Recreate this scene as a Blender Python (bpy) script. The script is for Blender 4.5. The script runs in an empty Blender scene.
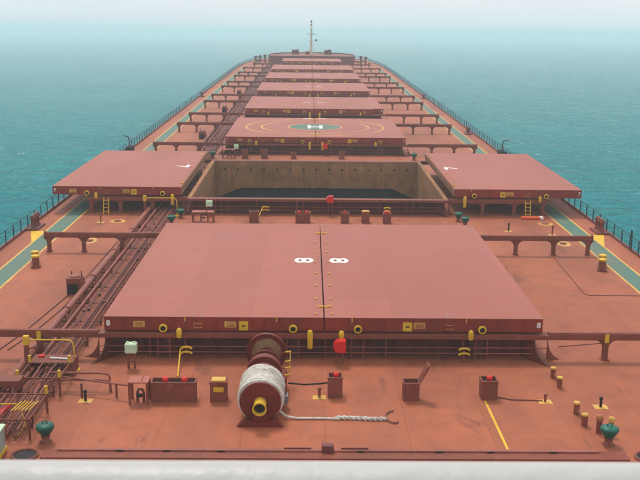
import bpy, bmesh, math, random
from mathutils import Vector, Matrix
random.seed(7)
S = bpy.context.scene
COL = S.collection
R = math.radians

# ------------------------------------------------------------------ camera
cam_d = bpy.data.cameras.new('Camera')
cam = bpy.data.objects.new('Camera', cam_d); COL.objects.link(cam)
cam_d.sensor_width = 36.0
cam_d.lens = 944.39 / 640 * 36.0
cam_d.clip_start = 0.05; cam_d.clip_end = 40000
cam_d.dof.use_dof = True; cam_d.dof.focus_distance = 60; cam_d.dof.aperture_fstop = 11
PI_, YA, RO = .2368, .01327, .01046
fw = Vector((math.sin(YA)*math.cos(PI_), math.cos(YA)*math.cos(PI_), -math.sin(PI_)))
rt = Vector((math.cos(YA), -math.sin(YA), 0)); up = rt.cross(fw)
rt2 = rt*math.cos(RO) + up*math.sin(RO); up2 = -rt*math.sin(RO) + up*math.cos(RO)
cam.matrix_world = Matrix(((rt2.x, up2.x, -fw.x, -0.786), (rt2.y, up2.y, -fw.y, 0.0), (rt2.z, up2.z, -fw.z, 13.77), (0, 0, 0, 1)))
S.camera = cam

# ------------------------------------------------------------------ sky and sun
SUN_EL, SUN_AZ = R(62), R(-18)          # azimuth from the bow (+Y)
w = bpy.data.worlds.new('World'); S.world = w; w.use_nodes = True
nt = w.node_tree; nt.nodes.clear()
o = nt.nodes.new('ShaderNodeOutputWorld'); bg = nt.nodes.new('ShaderNodeBackground')
sky = nt.nodes.new('ShaderNodeTexSky'); sky.sky_type = 'NISHITA'; sky.sun_disc = False
sky.sun_elevation = SUN_EL; sky.sun_rotation = SUN_AZ
sky.air_density = 1.0; sky.dust_density = 4.0; sky.ozone_density = 1.2
tc = nt.nodes.new('ShaderNodeTexCoord'); nz = nt.nodes.new('ShaderNodeTexNoise')
nz.inputs['Scale'].default_value = 2.2; nz.inputs['Detail'].default_value = 5
mp = nt.nodes.new('ShaderNodeMapping'); mp.inputs['Scale'].default_value = (1, 1, 3.5)
rmp = nt.nodes.new('ShaderNodeValToRGB')
rmp.color_ramp.elements[0].position = .3; rmp.color_ramp.elements[0].color = (8.3, 9.0, 9.6, 1)
rmp.color_ramp.elements[1].position = .75; rmp.color_ramp.elements[1].color = (10.1, 10.4, 10.7, 1)
mx = nt.nodes.new('ShaderNodeMix'); mx.data_type = 'RGBA'; mx.inputs['Factor'].default_value = .72
bg.inputs['Strength'].default_value = .092
nt.links.new(tc.outputs['Generated'], mp.inputs['Vector']); nt.links.new(mp.outputs[0], nz.inputs['Vector'])
nt.links.new(nz.outputs['Fac'], rmp.inputs['Fac'])
nt.links.new(sky.outputs[0], mx.inputs[6]); nt.links.new(rmp.outputs[0], mx.inputs[7])
nt.links.new(mx.outputs[2], bg.inputs['Color']); nt.links.new(bg.outputs[0], o.inputs[0])

sun_d = bpy.data.lights.new('sun', 'SUN'); sun_d.energy = 1.5; sun_d.angle = R(11); sun_d.color = (1, .95, .88)
sun = bpy.data.objects.new('sun', sun_d); COL.objects.link(sun)
sd = Vector((math.sin(SUN_AZ)*math.cos(SUN_EL), math.cos(SUN_AZ)*math.cos(SUN_EL), math.sin(SUN_EL)))
sun.rotation_euler = sd.to_track_quat('Z', 'Y').to_euler(); sun.location = (0, 60, 80)
S.view_settings.view_transform = 'Standard'; S.view_settings.look = 'None'
S.view_settings.exposure = 0.40; S.view_settings.gamma = 1; S.view_settings.use_curve_mapping = False
S.render.engine = 'CYCLES'
S.cycles.max_bounces = 6; S.cycles.volume_bounces = 1

# ------------------------------------------------------------------ materials
MATS = {}
def mat(name, col, rough=.6, var=.12, scale=1.5, metal=0, stain=None, stain_amt=.4, bump=.0, plates=None, streak=False, spec=.2, coords='Object', bscale=None, scuff=None):
    if name in MATS: return MATS[name]
    m = bpy.data.materials.new(name); m.use_nodes = True; n = m.node_tree; L = n.links.new
    b = n.nodes['Principled BSDF']
    b.inputs['Roughness'].default_value = rough; b.inputs['Metallic'].default_value = metal
    b.inputs['Specular IOR Level'].default_value = spec
    tc = n.nodes.new('ShaderNodeTexCoord')
    geo = n.nodes.new('ShaderNodeNewGeometry')
    vec = geo.outputs['Position'] if coords == 'World' else tc.outputs['Object']
    nz = n.nodes.new('ShaderNodeTexNoise'); nz.inputs['Scale'].default_value = scale; nz.inputs['Detail'].default_value = 6
    nz.inputs['Roughness'].default_value = .62
    L(vec, nz.inputs['Vector'])
    r = n.nodes.new('ShaderNodeValToRGB')
    r.color_ramp.elements[0].position = .28; r.color_ramp.elements[1].position = .74
    lo = [c*(1-var) for c in col]; hi = [min(1, c*(1+var)) for c in col]
    r.color_ramp.elements[0].color = (*lo, 1); r.color_ramp.elements[1].color = (*hi, 1)
    L(nz.outputs['Fac'], r.inputs['Fac']); out = r.outputs[0]
    def mixin(fac_sock, color, cur):
        k = n.nodes.new('ShaderNodeMix'); k.data_type = 'RGBA'
        L(fac_sock, k.inputs[0]); L(cur, k.inputs[6]); k.inputs[7].default_value = (*color, 1)
        return k.outputs[2]
    def fac(sock, a, bb, amt):
        q = n.nodes.new('ShaderNodeMapRange'); q.inputs[1].default_value = a; q.inputs[2].default_value = bb
        q.inputs[3].default_value = 0; q.inputs[4].default_value = amt; L(sock, q.inputs[0]); return q.outputs[0]
    if stain:
        for sc, amt, vs in ((.16, stain_amt, (1, .35, 1)), (.9, stain_amt*.7, (1, 1, 1))):
            mpn = n.nodes.new('ShaderNodeMapping'); mpn.inputs['Scale'].default_value = vs; mpn.inputs['Location'].default_value = (sc*31, 4, 2)
            L(vec, mpn.inputs['Vector'])
            s2 = n.nodes.new('ShaderNodeTexNoise'); s2.inputs['Scale'].default_value = sc; s2.inputs['Detail'].default_value = 7; s2.inputs['Roughness'].default_value = .6
            L(mpn.outputs[0], s2.inputs['Vector'])
            out = mixin(fac(s2.outputs['Fac'], .48, .72, amt), stain, out)
    if streak:
        mpn = n.nodes.new('ShaderNodeMapping'); mpn.inputs['Scale'].default_value = (7, 7, .35); L(vec, mpn.inputs['Vector'])
        s2 = n.nodes.new('ShaderNodeTexNoise'); s2.inputs['Scale'].default_value = 1.0; s2.inputs['Detail'].default_value = 4
        L(mpn.outputs[0], s2.inputs['Vector'])
        out = mixin(fac(s2.outputs['Fac'], .52, .75, .55), (.10, .035, .015), out)
    if scuff:
        for sc, vs, lo_, hi_, amt, colr, off in scuff:
            mpn = n.nodes.new('ShaderNodeMapping'); mpn.inputs['Scale'].default_value = vs; mpn.inputs['Location'].default_value = (off, off*2, 0); mpn.inputs['Rotation'].default_value = (0, 0, off*.13)
            L(vec, mpn.inputs['Vector'])
            s2 = n.nodes.new('ShaderNodeTexNoise'); s2.inputs['Scale'].default_value = sc; s2.inputs['Detail'].default_value = 9; s2.inputs['Roughness'].default_value = .68; s2.inputs['Distortion'].default_value = .5
            L(mpn.outputs[0], s2.inputs['Vector'])
            out = mixin(fac(s2.outputs['Fac'], lo_, hi_, amt), colr, out)
    hsock = None
    if plates:
        mpn = n.nodes.new('ShaderNodeMapping'); mpn.inputs['Rotation'].default_value = (0, 0, plates[3] if len(plates) > 3 else 0)
        L(vec, mpn.inputs['Vector'])
        bt = n.nodes.new('ShaderNodeTexBrick'); bt.inputs['Scale'].default_value = 1
        bt.inputs['Brick Width'].default_value = plates[0]; bt.inputs['Row Height'].default_value = plates[1]
        bt.inputs['Mortar Size'].default_value = .022; bt.inputs['Mortar Smooth'].default_value = .6
        bt.inputs['Color1'].default_value = (.90, .89, .89, 1); bt.inputs['Color2'].default_value = (1.06, 1.06, 1.07, 1)
        bt.inputs['Mortar'].default_value = (1, 1, 1, 1)
        dn = n.nodes.new('ShaderNodeTexNoise'); dn.inputs['Scale'].default_value = .5; dn.inputs['Detail'].default_value = 3; L(vec, dn.inputs['Vector'])
        va = n.nodes.new('ShaderNodeVectorMath'); va.operation = 'MULTIPLY_ADD'; va.inputs[1].default_value = (.14, .14, 0); L(dn.outputs['Color'], va.inputs[0]); L(mpn.outputs[0], va.inputs[2])
        L(va.outputs[0], bt.inputs['Vector'])
        k = n.nodes.new('ShaderNodeMix'); k.data_type = 'RGBA'; k.blend_type = 'MULTIPLY'; k.inputs[0].default_value = plates[2]
        L(out, k.inputs[6]); L(bt.outputs['Color'], k.inputs[7]); out = k.outputs[2]
        out = mixin(fac(bt.outputs['Fac'], 0, 1, plates[2]*.4), tuple(c*.4 for c in col), out)
        hsock = bt.outputs['Fac']
    L(out, b.inputs['Base Color'])
    rr = n.nodes.new('ShaderNodeMapRange'); rr.inputs[3].default_value = max(.05, rough-.12); rr.inputs[4].default_value = min(1, rough+.15)
    L(nz.outputs['Fac'], rr.inputs[0]); L(rr.outputs[0], b.inputs['Roughness'])
    if bump:
        bp = n.nodes.new('ShaderNodeBump'); bp.inputs['Strength'].default_value = bump; bp.inputs['Distance'].default_value = .03
        n2 = n.nodes.new('ShaderNodeTexNoise'); n2.inputs['Scale'].default_value = bscale or scale*.6; n2.inputs['Detail'].default_value = 3
        L(vec, n2.inputs['Vector']); L(n2.outputs['Fac'], bp.inputs['Height']); L(bp.outputs[0], b.inputs['Normal'])
    MATS[name] = m
    return m

DECK = mat('deck_paint', (.365, .101, .044), .64, .13, 1.1, stain=(.225, .064, .032), stain_amt=.8, bump=.3, plates=(12, 3.2, 1.0, R(90)), coords='World',
  scuff=((.55, (1, .3, 1), .60, .66, .55, (.15, .045, .028), 3.1), (3.0, (1, 1, 1), .66, .70, .6, (.11, .04, .03), 7.7), (1.4, (.4, 1.6, 1), .62, .70, .35, (.38, .165, .12), 11.3), (.30, (1, 1, 1), .58, .72, .4, (.30, .12, .05), 17.0)))
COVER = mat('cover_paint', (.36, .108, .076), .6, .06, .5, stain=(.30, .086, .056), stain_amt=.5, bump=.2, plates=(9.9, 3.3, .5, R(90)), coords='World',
  scuff=((.5, (1, .25, 1), .60, .70, .35, (.27, .09, .062), 5.0), (2.2, (1, .6, 1), .67, .71, .45, (.22, .08, .06), 9.0), (.35, (.5, 1, 1), .60, .75, .3, (.42, .17, .135), 21.0)))
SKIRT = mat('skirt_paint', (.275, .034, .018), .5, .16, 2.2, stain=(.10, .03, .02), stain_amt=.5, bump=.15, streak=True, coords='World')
OXIDE = mat('oxide_paint', (.225, .055, .031), .55, .2, 3.0, stain=(.12, .04, .025), stain_amt=.5, bump=.1, coords='World',
  scuff=((2.6, (1, 1, .6), .60, .66, .6, (.32, .12, .06), 4.0), (5.0, (1, 1, 1), .63, .68, .6, (.09, .03, .02), 8.0)))
COAM = mat('shaded_coaming_paint', (.13, .024, .014), .55, .2, 2.5, stain=(.05, .015, .01), stain_amt=.6, streak=True, coords='World')  # darkened base colour carries the shade under the ledge, plus stains and streaks
PIPE = mat('pipe_paint', (.31, .092, .062), .5, .2, 2.5, stain=(.13, .045, .03), stain_amt=.55, coords='World')
PIPED = mat('dark_pipe_paint', (.16, .048, .04), .5, .25, 2.5, coords='World')
WINCHR = mat('winch_paint', (.175, .022, .013), .42, .2, 3, stain=(.07, .018, .012), stain_amt=.45, coords='World')
YEL = mat('yellow_paint', (.72, .43, .025), .5, .15, 6, stain=(.35, .17, .03), stain_amt=.45, coords='World')
YELD = mat('faded_yellow_paint', (.62, .36, .07), .6, .2, 5, stain=(.38, .14, .07), stain_amt=.8, coords='World')
GREENW = mat('green_deck_paint', (.075, .165, .12), .6, .18, 2, stain=(.24, .14, .09), stain_amt=.5, coords='World')
GREEN = mat('green_vent_paint', (.012, .115, .075), .42, .25, 6, stain=(.02, .05, .035), stain_amt=.4, coords='World')
PALE = mat('pale_green_paint', (.50, .64, .42), .5, .08, 5, coords='World')
WHITE = mat('white_paint', (.80, .80, .77), .45, .04, 3, coords='World')
WMARK = mat('white_marking', (.74, .71, .66), .55, .1, 8, coords='World')
LEDGE = mat('ledge_paint', (.47, .45, .425), .4, .03, 4, stain=(.36, .34, .31), stain_amt=.35, bump=.25, bscale=14, coords='World')
RED = mat('red_paint', (.62, .018, .015), .35, .12, 4, coords='World')
ORANGE = mat('orange_paint', (.62, .10, .03), .5, .15, 4, coords='World')
RUSTC = mat('rusty_cap', (.40, .14, .05), .6, .25, 8, coords='World')
CREAM = mat('cream_paint', (.66, .54, .40), .5, .1, 3, coords='World')
BLACK = mat('black_parts_and_shade', (.018, .015, .016), .6, .3, 4, coords='World')  # black parts, also the shade filled into boxes and openings
STEEL = mat('grey_steel', (.22, .20, .19), .45, .25, 4, metal=.2, coords='World')
RAILM = mat('railing_paint', (.026, .030, .036), .5, .3, 4, coords='World')
TAN = mat('hold_rust', (.37, .165, .062), .75, .25, .9, stain=(.15, .060, .026), stain_amt=.8, streak=True, coords='World')
ROPE = mat('rope_fibre', (.72, .66, .57), .9, .3, 16, stain=(.27, .17, .12), stain_amt=.7, bump=.8, bscale=60, scuff=((7, (1, 1, 1), .55, .62, .6, (.24, .15, .11), 2.0),))
ORE = mat('cargo_ore', (.010, .0085, .0085), 1.0, .4, 1.6, bump=1.0, bscale=3, spec=.0, coords='World')
DRUMC = mat('drum_core', (.25, .13, .06), .7, .25, 4, coords='World')
HULLM = mat('hull_paint', (.14, .03, .022), .5, .15, .6, coords='World')
GREYP = mat('grey_hatch_box', (.30, .33, .28), .5, .15, 3, coords='World')

# ------------------------------------------------------------------ mesh helpers
class MB:
    def __init__(s): s.v = []; s.f = []; s.sm = []
    def add(s, vs, fs, smooth=False):
        k = len(s.v); s.v += [tuple(p) for p in vs]
        for q in fs: s.f.append([i+k for i in q]); s.sm.append(smooth)
        return s
    def box(s, x0, x1, y0, y1, z0, z1):
        return s.add([(x0,y0,z0),(x1,y0,z0),(x1,y1,z0),(x0,y1,z0),(x0,y0,z1),(x1,y0,z1),(x1,y1,z1),(x0,y1,z1)],
              [(0,3,2,1),(4,5,6,7),(0,1,5,4),(1,2,6,5),(2,3,7,6),(3,0,4,7)])
    def cbox(s, x0, x1, y0, y1, z0, z1, c):          # box with chamfered edges
        bm = bmesh.new(); bmesh.ops.create_cube(bm, size=1)
        for v in bm.verts: v.co = Vector(((x0+x1)/2+v.co.x*(x1-x0), (y0+y1)/2+v.co.y*(y1-y0), (z0+z1)/2+v.co.z*(z1-z0)))
        bmesh.ops.bevel(bm, geom=bm.edges[:], offset=c, segments=2, affect='EDGES', profile=.5)
        bm.verts.index_update()
        s.add([v.co[:] for v in bm.verts], [[v.index for v in f.verts] for f in bm.faces]); bm.free(); return s
    def tube(s, p, q, r, n=8, r2=None, cap=True):
        p = Vector(p); q = Vector(q); d = (q-p).normalized(); r2 = r if r2 is None else r2
        a = d.orthogonal().normalized(); b = d.cross(a); vs = []
        for i in range(n):
            t = 2*math.pi*i/n; e = a*math.cos(t)+b*math.sin(t); vs.append(p+e*r); vs.append(q+e*r2)
        s.add(vs, [(2*i, 2*((i+1)%n), 2*((i+1)%n)+1, 2*i+1) for i in range(n)], n > 6)
        if cap: s.add(vs[::2], [tuple(range(n))[::-1]]); s.add(vs[1::2], [tuple(range(n))])
        return s
    def path(s, pts, r, n=6):                        # smooth bent pipe
        pts = [Vector(p) for p in pts]; rings = []
        a = None
        for i, p in enumerate(pts):
            d = (pts[min(i+1, len(pts)-1)]-pts[max(i-1, 0)]).normalized()
            a = (d.orthogonal() if a is None else a - d*a.dot(d)).normalized(); b = d.cross(a)
            rings.append([p+(a*math.cos(2*math.pi*j/n)+b*math.sin(2*math.pi*j/n))*r for j in range(n)])
        vs = [v for g in rings for v in g]; fs = []
        for i in range(len(pts)-1):
            for j in range(n): fs.append((i*n+j, i*n+(j+1)%n, (i+1)*n+(j+1)%n, (i+1)*n+j))
        s.add(vs, fs, True); s.add(rings[0], [tuple(range(n))[::-1]]); s.add(rings[-1], [tuple(range(n))]); return s
    def lathe(s, prof, c=(0, 0, 0), axis='Z', n=24, smooth=True, caps=True):   # prof: (radius, along)
        vs = []
        for r, h in prof:
            for j in range(n):
                t = 2*math.pi*j/n; x, y = r*math.cos(t), r*math.sin(t)
                p = (x, y, h) if axis == 'Z' else ((x, h, y) if axis == 'Y' else (h, x, y))
                vs.append((p[0]+c[0], p[1]+c[1], p[2]+c[2]))
        fs = []
        for i in range(len(prof)-1):
            for j in range(n): fs.append((i*n+j, i*n+(j+1)%n, (i+1)*n+(j+1)%n, (i+1)*n+j))
        s.add(vs, fs, smooth)
        if caps and prof[0][0] > 1e-4: s.add(vs[:n], [tuple(range(n))])
        if caps and prof[-1][0] > 1e-4: s.add(vs[-n:], [tuple(range(n))])
        return s
    def prism(s, poly, axis, a, b):                  # 2D polygon extruded along an axis
        n = len(poly)
        f = {'X': lambda u, v, w: (w, u, v), 'Y': lambda u, v, w: (u, w, v), 'Z': lambda u, v, w: (u, v, w)}[axis]
        vs = [f(u, v, a) for u, v in poly]+[f(u, v, b) for u, v in poly]
        s.add(vs, [tuple(range(n))[::-1], tuple(range(n, 2*n))]+[(i, (i+1)%n, n+(i+1)%n, n+i) for i in range(n)]); return s
    def mesh(s, name, m):
        me = bpy.data.meshes.new(name); me.from_pydata(s.v, [], s.f); me.validate()
        bm = bmesh.new(); bm.from_mesh(me); bmesh.ops.recalc_face_normals(bm, faces=bm.faces); bm.to_mesh(me); bm.free()
        if len(me.polygons) == len(s.sm):
            me.polygons.foreach_set('use_smooth', s.sm)
        me.materials.append(m); return me

def link(name, me, parent=None, loc=(0, 0, 0), rot=(0, 0, 0)):
    ob = bpy.data.objects.new(name, me); COL.objects.link(ob); ob.location = loc; ob.rotation_euler = rot
    if parent: ob.parent = parent
    return ob
def part(name, mb, m, parent, loc=(0, 0, 0), rot=(0, 0, 0)): return link(name, mb.mesh(name, m), parent, loc, rot)
def tag(ob, label, cat, group=None):
    ob['label'] = label; ob['category'] = cat
    if group: ob['group'] = group
    return ob
def thing(name, label, cat, loc=(0, 0, 0), group=None, rz=0):
    ob = bpy.data.objects.new(name, None); COL.objects.link(ob); ob.location = loc; ob.rotation_euler = (0, 0, rz); ob.empty_display_size = .2
    return tag(ob, label, cat, group)
def dup(root, loc, label, rz=0):
    c = root.copy(); COL.objects.link(c); c.location = loc; c.rotation_euler = (0, 0, rz); c['label'] = label
    for ch in root.children:
        d = ch.copy(); COL.objects.link(d); d.parent = c
        for g in ch.children:
            e = g.copy(); COL.objects.link(e); e.parent = d
    return c
def struct(name, mb, m, parent=None):
    ob = part(name, mb, m, parent)
    if not parent: ob['kind'] = 'structure'
    return ob
GLYPH = {}
def glyph(ch, size, m):                              # flat letter or figure, lying in its own XY plane
    k = (ch, size, m.name)
    if k not in GLYPH:
        c = bpy.data.curves.new('glyph', 'FONT'); c.body = ch; c.size = size; c.align_x = 'CENTER'; c.align_y = 'CENTER'; c.offset = size*.035; c.extrude = .002
        ob = bpy.data.objects.new('glyph', c); COL.objects.link(ob)
        dg = bpy.context.evaluated_depsgraph_get(); dg.update()
        me = bpy.data.meshes.new_from_object(ob.evaluated_get(dg)); me.materials.clear(); me.materials.append(m)
        bpy.data.objects.remove(ob); bpy.data.curves.remove(c); GLYPH[k] = me
    return GLYPH[k]

# ------------------------------------------------------------------ the ship's layout
ZD = -2.0                                            # deck level (hatch top plates lie at z = 0)
YN = {h: 41.74+(8-h)*32.42 for h in range(1, 9)}     # after edge of every hatch
YN[1] = 276.0
HL = 19.8
HALF = {h: 10.2 for h in range(2, 9)}; HALF[1] = 8.6
LEN = {h: HL for h in range(2, 9)}; LEN[1] = 17.0
NAME = {8: 'hatch marked 8', 7: 'open hatch', 6: 'helipad hatch', 5: 'hatch next ahead of the helipad', 4: 'second hatch ahead of the helipad',
        3: 'third hatch ahead of the helipad', 2: 'fourth hatch ahead of the helipad', 1: 'foremost hatch'}
OUT = [(-20, 21.6), (262, 21.6), (284, 21.4), (302, 20.6), (318, 19.0), (330, 16.6), (339, 13.2), (346, 8.6), (350, 4.2), (351.5, 0)]
def half_at(y):
    for (a, p), (b, q) in zip(OUT, OUT[1:]):
        if a <= y <= b: return p+(q-p)*(y-a)/(b-a)
    return 0

# sea
import numpy as np
def make_sea():
    bm = MB(); Rr = 9000
    bm.add([(-Rr, -Rr, -13), (Rr, -Rr, -13), (Rr, Rr, -13), (-Rr, Rr, -13)], [(0, 1, 2, 3)])
    m = bpy.data.materials.new('sea_water'); m.use_nodes = True; n = m.node_tree; L = n.links.new
    n.nodes.remove(n.nodes['Principled BSDF']); outn = n.nodes['Material Output']
    dif = n.nodes.new('ShaderNodeBsdfDiffuse'); glo = n.nodes.new('ShaderNodeBsdfGlossy'); glo.inputs['Roughness'].default_value = .12
    mixs = n.nodes.new('ShaderNodeMixShader'); fre = n.nodes.new('ShaderNodeFresnel'); fre.inputs['IOR'].default_value = 1.33
    g = n.nodes.new('ShaderNodeNewGeometry')
    def wave(scale, sx, sy, rot, det, rough):
        mpn = n.nodes.new('ShaderNodeMapping'); mpn.inputs['Rotation'].default_value = (0, 0, R(rot)); mpn.inputs['Scale'].default_value = (sx, sy, 1)
        L(g.outputs['Position'], mpn.inputs['Vector'])
        q = n.nodes.new('ShaderNodeTexNoise'); q.inputs['Scale'].default_value = scale; q.inputs['Detail'].default_value = det; q.inputs['Roughness'].default_value = rough; q.inputs['Distortion'].default_value = .4
        L(mpn.outputs[0], q.inputs['Vector']); return q.outputs['Fac']
    h1 = wave(.30, .8, 1.0, 14, 4, .6); h2 = wave(.085, .7, 1.0, -20, 3, .5); n2 = wave(.010, 1, 1, 0, 3, .5)
    ad = n.nodes.new('ShaderNodeMath'); ad.operation = 'MULTIPLY_ADD'; L(h2, ad.inputs[0]); ad.inputs[1].default_value = 2.2; L(h1, ad.inputs[2])
    bp = n.nodes.new('ShaderNodeBump'); bp.inputs['Strength'].default_value = 1.0; bp.inputs['Distance'].default_value = 5.0
    L(ad.outputs[0], bp.inputs['Height'])
    r = n.nodes.new('ShaderNodeValToRGB'); r.color_ramp.elements[0].position = .3; r.color_ramp.elements[1].position = .7
    r.color_ramp.elements[0].color = (.001, .190, .205, 1); r.color_ramp.elements[1].color = (.002, .235, .245, 1)
    L(n2, r.inputs['Fac']); L(r.outputs[0], dif.inputs['Color'])
    for q in (dif, glo, fre): L(bp.outputs[0], q.inputs['Normal'])
    f2 = n.nodes.new('ShaderNodeFresnel'); f2.inputs['IOR'].default_value = 1.33
    sq = n.nodes.new('ShaderNodeMath'); sq.operation = 'POWER'; sq.inputs[1].default_value = 2.0; L(f2.outputs[0], sq.inputs[0])
    s3 = n.nodes.new('ShaderNodeMath'); s3.operation = 'MULTIPLY'; s3.inputs[1].default_value = .36; L(sq.outputs[0], s3.inputs[0])
    ml = n.nodes.new('ShaderNodeMath'); ml.operation = 'MULTIPLY_ADD'; ml.inputs[1].default_value = .10; L(fre.outputs[0], ml.inputs[0]); L(s3.outputs[0], ml.inputs[2])
    L(ml.outputs[0], mixs.inputs[0]); L(dif.outputs[0], mixs.inputs[1]); L(glo.outputs[0], mixs.inputs[2]); L(mixs.outputs[0], outn.inputs['Surface'])
    return struct('sea', bm, m)
make_sea()

# deck: a sheet with the open hatch cut out, outline of the ship
def make_deck():
    hx0, hx1, hy0, hy1 = -10.1, 10.1, YN[7]+.45, YN[7]+HL-.45
    mb = MB()
    ys = sorted(set([-20, hy0, hy1]+[y for y, _ in OUT]+list(range(0, 340, 20))+[270+i*4 for i in range(19)]))
    for a, b in zip(ys, ys[1:]):
        p, q = half_at(a), half_at(b)
        if a >= hy0 and b <= hy1:
            mb.add([(-p, a, ZD), (hx0, a, ZD), (hx0, b, ZD), (-q, b, ZD)], [(0, 1, 2, 3)])
            mb.add([(hx1, a, ZD), (p, a, ZD), (q, b, ZD), (hx1, b, ZD)], [(0, 1, 2, 3)])
        else:
            mb.add([(-p, a, ZD), (p, a, ZD), (q, b, ZD), (-q, b, ZD)], [(0, 1, 2, 3)])
    d = struct('deck', mb, DECK)
    # raised gutter bar along the deck edge
    for s in (-1, 1):
        g = MB(); yy = [y for y in ys if y <= 350]
        for a, b in zip(yy, yy[1:]):
            p, q = s*half_at(a), s*half_at(b)
            g.add([(p, a, ZD), (p-s*.18, a, ZD), (q-s*.18, b, ZD), (q, b, ZD), (p, a, ZD+.16), (p-s*.18, a, ZD+.16), (q-s*.18, b, ZD+.16), (q, b, ZD+.16)],
                  [(0, 1, 5, 4), (1, 2, 6, 5), (2, 3, 7, 6), (3, 0, 4, 7), (4, 5, 6, 7), (0, 3, 2, 1)])
        part('gutter_bar', g, PIPED, d)
    h = MB()
    for s in (-1, 1):
        for a, b in zip(ys, ys[1:]):
            p, q = s*half_at(a), s*half_at(b)
            h.add([(p, a, ZD-.004), (q, b, ZD-.004), (q*.985, b, -13.5), (p*.985, a, -13.5)], [(0, 1, 2, 3)])
    p = half_at(-20); h.add([(-p, -20, ZD-.004), (p, -20, ZD-.004), (p, -20, -13.5), (-p, -20, -13.5)], [(0, 1, 2, 3)])
    tag(part('hull', h, HULLM, None), 'dark red steel hull sides of the ship below the deck edge', 'hull')
    return d
deck = make_deck()

# painted green walkways with yellow borders
for s in (-1, 1):
    wk = MB(); wk.box(min(s*18.72, s*19.86), max(s*18.72, s*19.86), 20, 278, ZD, ZD+.004)
    ob = struct('walkway', wk, GREENW)
    for xa in (18.56, 19.862):
        ln = MB(); ln.box(min(s*xa, s*(xa+.155)), max(s*xa, s*(xa+.155)), 20, 278, ZD, ZD+.006)
        part('painted_line', ln, YELD, ob)

# ------------------------------------------------------------------ hatches
def coaming(h):
    y0, W, LL = YN[h], HALF[h], LEN[h]; y1 = y0+LL
    t = thing('hatch_coaming', 'raised steel coaming under the covers of the '+NAME[h] if h != 7 else 'raised steel coaming round the uncovered opening of the open hatch', 'coaming', (0, y0, ZD), 'hatch coamings')
    H = 1.24                                          # coaming height above deck
    xi, xo = W-.1, W+.02
    if h == 7:
        mb = MB()
        for a in ((-xo, -xi), (xi, xo)): mb.box(a[0], a[1], .33, LL-.33, 0, H)
        mb.box(-xi, xi, .33, .45, 0, H); mb.box(-xi, xi, LL-.45, LL-.33, 0, H)
    else:
        mb = MB()
        for a in ((-W+.35, -W+.5), (W-.5, W-.35)): mb.box(a[0], a[1], .45, LL-.45, 0, H)
        mb.box(-W+.5, W-.5, .45, .6, 0, H); mb.box(-W+.5, W-.5, LL-.6, LL-.45, 0, H)
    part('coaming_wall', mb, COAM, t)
    # ledges along the after and forward edges
    for ya in (-.27, LL-.28):
        lb = MB(); lb.cbox(-W-.25, W+.25, ya, ya+.57, H-.20, H+.015, .02); part('ledge', lb, OXIDE, t)
    for sx in (-1, 1):
        lb = MB(); x = sx*(W-.02 if h != 7 else W+.1); lb.box(x-.16, x+.16, .31, LL-.29, H-.10, H-.004 if h != 7 else H+.006); part('ledge', lb, OXIDE if h != 7 else TAN, t)
    # stays on the after face
    n = 6 if h >= 6 else 4
    st = MB(); st.prism([(.45, H-.2), (-.14, H-.2), (-.10, H-.45), (.04, .25), (-.02, 0), (.45, 0)], 'X', -.035, .035); sm = st.mesh('stay', OXIDE)
    xs = [-W+2.0+i*(2*W-4.0)/(n-1) for i in range(n)]
    if h == 8: xs = [-6.45+.0, -3.1, .07, 2.9, 6.5, -8.1]
    for x in xs: link('stay', sm, t, (x, 0, 0))
    # curved corner brackets
    arc = [(.35, H-.2), (-.25, H-.2)]+[(-.25-1.0*(1-math.cos(a)), (H-.2)*(1-math.sin(a))) for a in [R(9*i) for i in range(1, 11)]]+[(.35, 0)]
    ab = MB(); ab.prism(arc, 'X', -.05, .05)
    am = ab.mesh('corner_bracket', COAM)
    for x in (-W+.25, W-.55): link('corner_bracket', am, t, (x, 0, 0), (0, 0, R(38 if x > 0 else -38)))
    for s_ in (-1, 1):
        xb = s_*(W+.27); ol = [(xb, H-.22), (xb+s_*.02, H-.22)]+[(xb+s_*(.02+.75*(1-math.cos(a))), (H-.22)*(1-math.sin(a))) for a in [R(9*i) for i in range(1, 11)]]+[(xb, 0)]
        cb = MB(); cb.prism(ol, 'Y', .0, .07); part('side_bracket', cb, OXIDE, t)
    if h >= 6:
        for z in (H-.62, H-.9):
            pb = MB(); pb.tube((-W-.2, -.18, z), (W+.2, -.18, z), .022, 6); part('pipe', pb, PIPE, t)
        # small support frames below the wheels
        fr = MB()
        for x in (-.28, .28): fr.box(x-.035, x+.035, -.12, -.04, 0, H-.2)
        fr.box(-.245, .245, -.11, -.05, .55, .62); fr.box(-.245, .245, -.11, -.05, .25, .31); fm = fr.mesh('support_frame', OXIDE)
        for x in (-7.45, -1.44, 1.57, 7.35): link('support_frame', fm, t, (x, 0, 0))
        # slim stiffeners and dark slabs standing in for shaded recesses behind the support frames
        rb = MB().box(-.02, .02, .33, .45, .02, H-.2).mesh('stiffener', COAM)
        x = -W+.9
        while x < W-.8: link('stiffener', rb, t, (x, 0, 0)); x += .85
        dk = MB(); dk.box(-.2, .2, .41, .449, .15, H-.24); dm = dk.mesh('recess_shade', PIPED)
        for x in (-7.45, -1.44, 1.57, 7.35): link('recess_shade', dm, t, (x, 0, 0))
    return t

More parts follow.
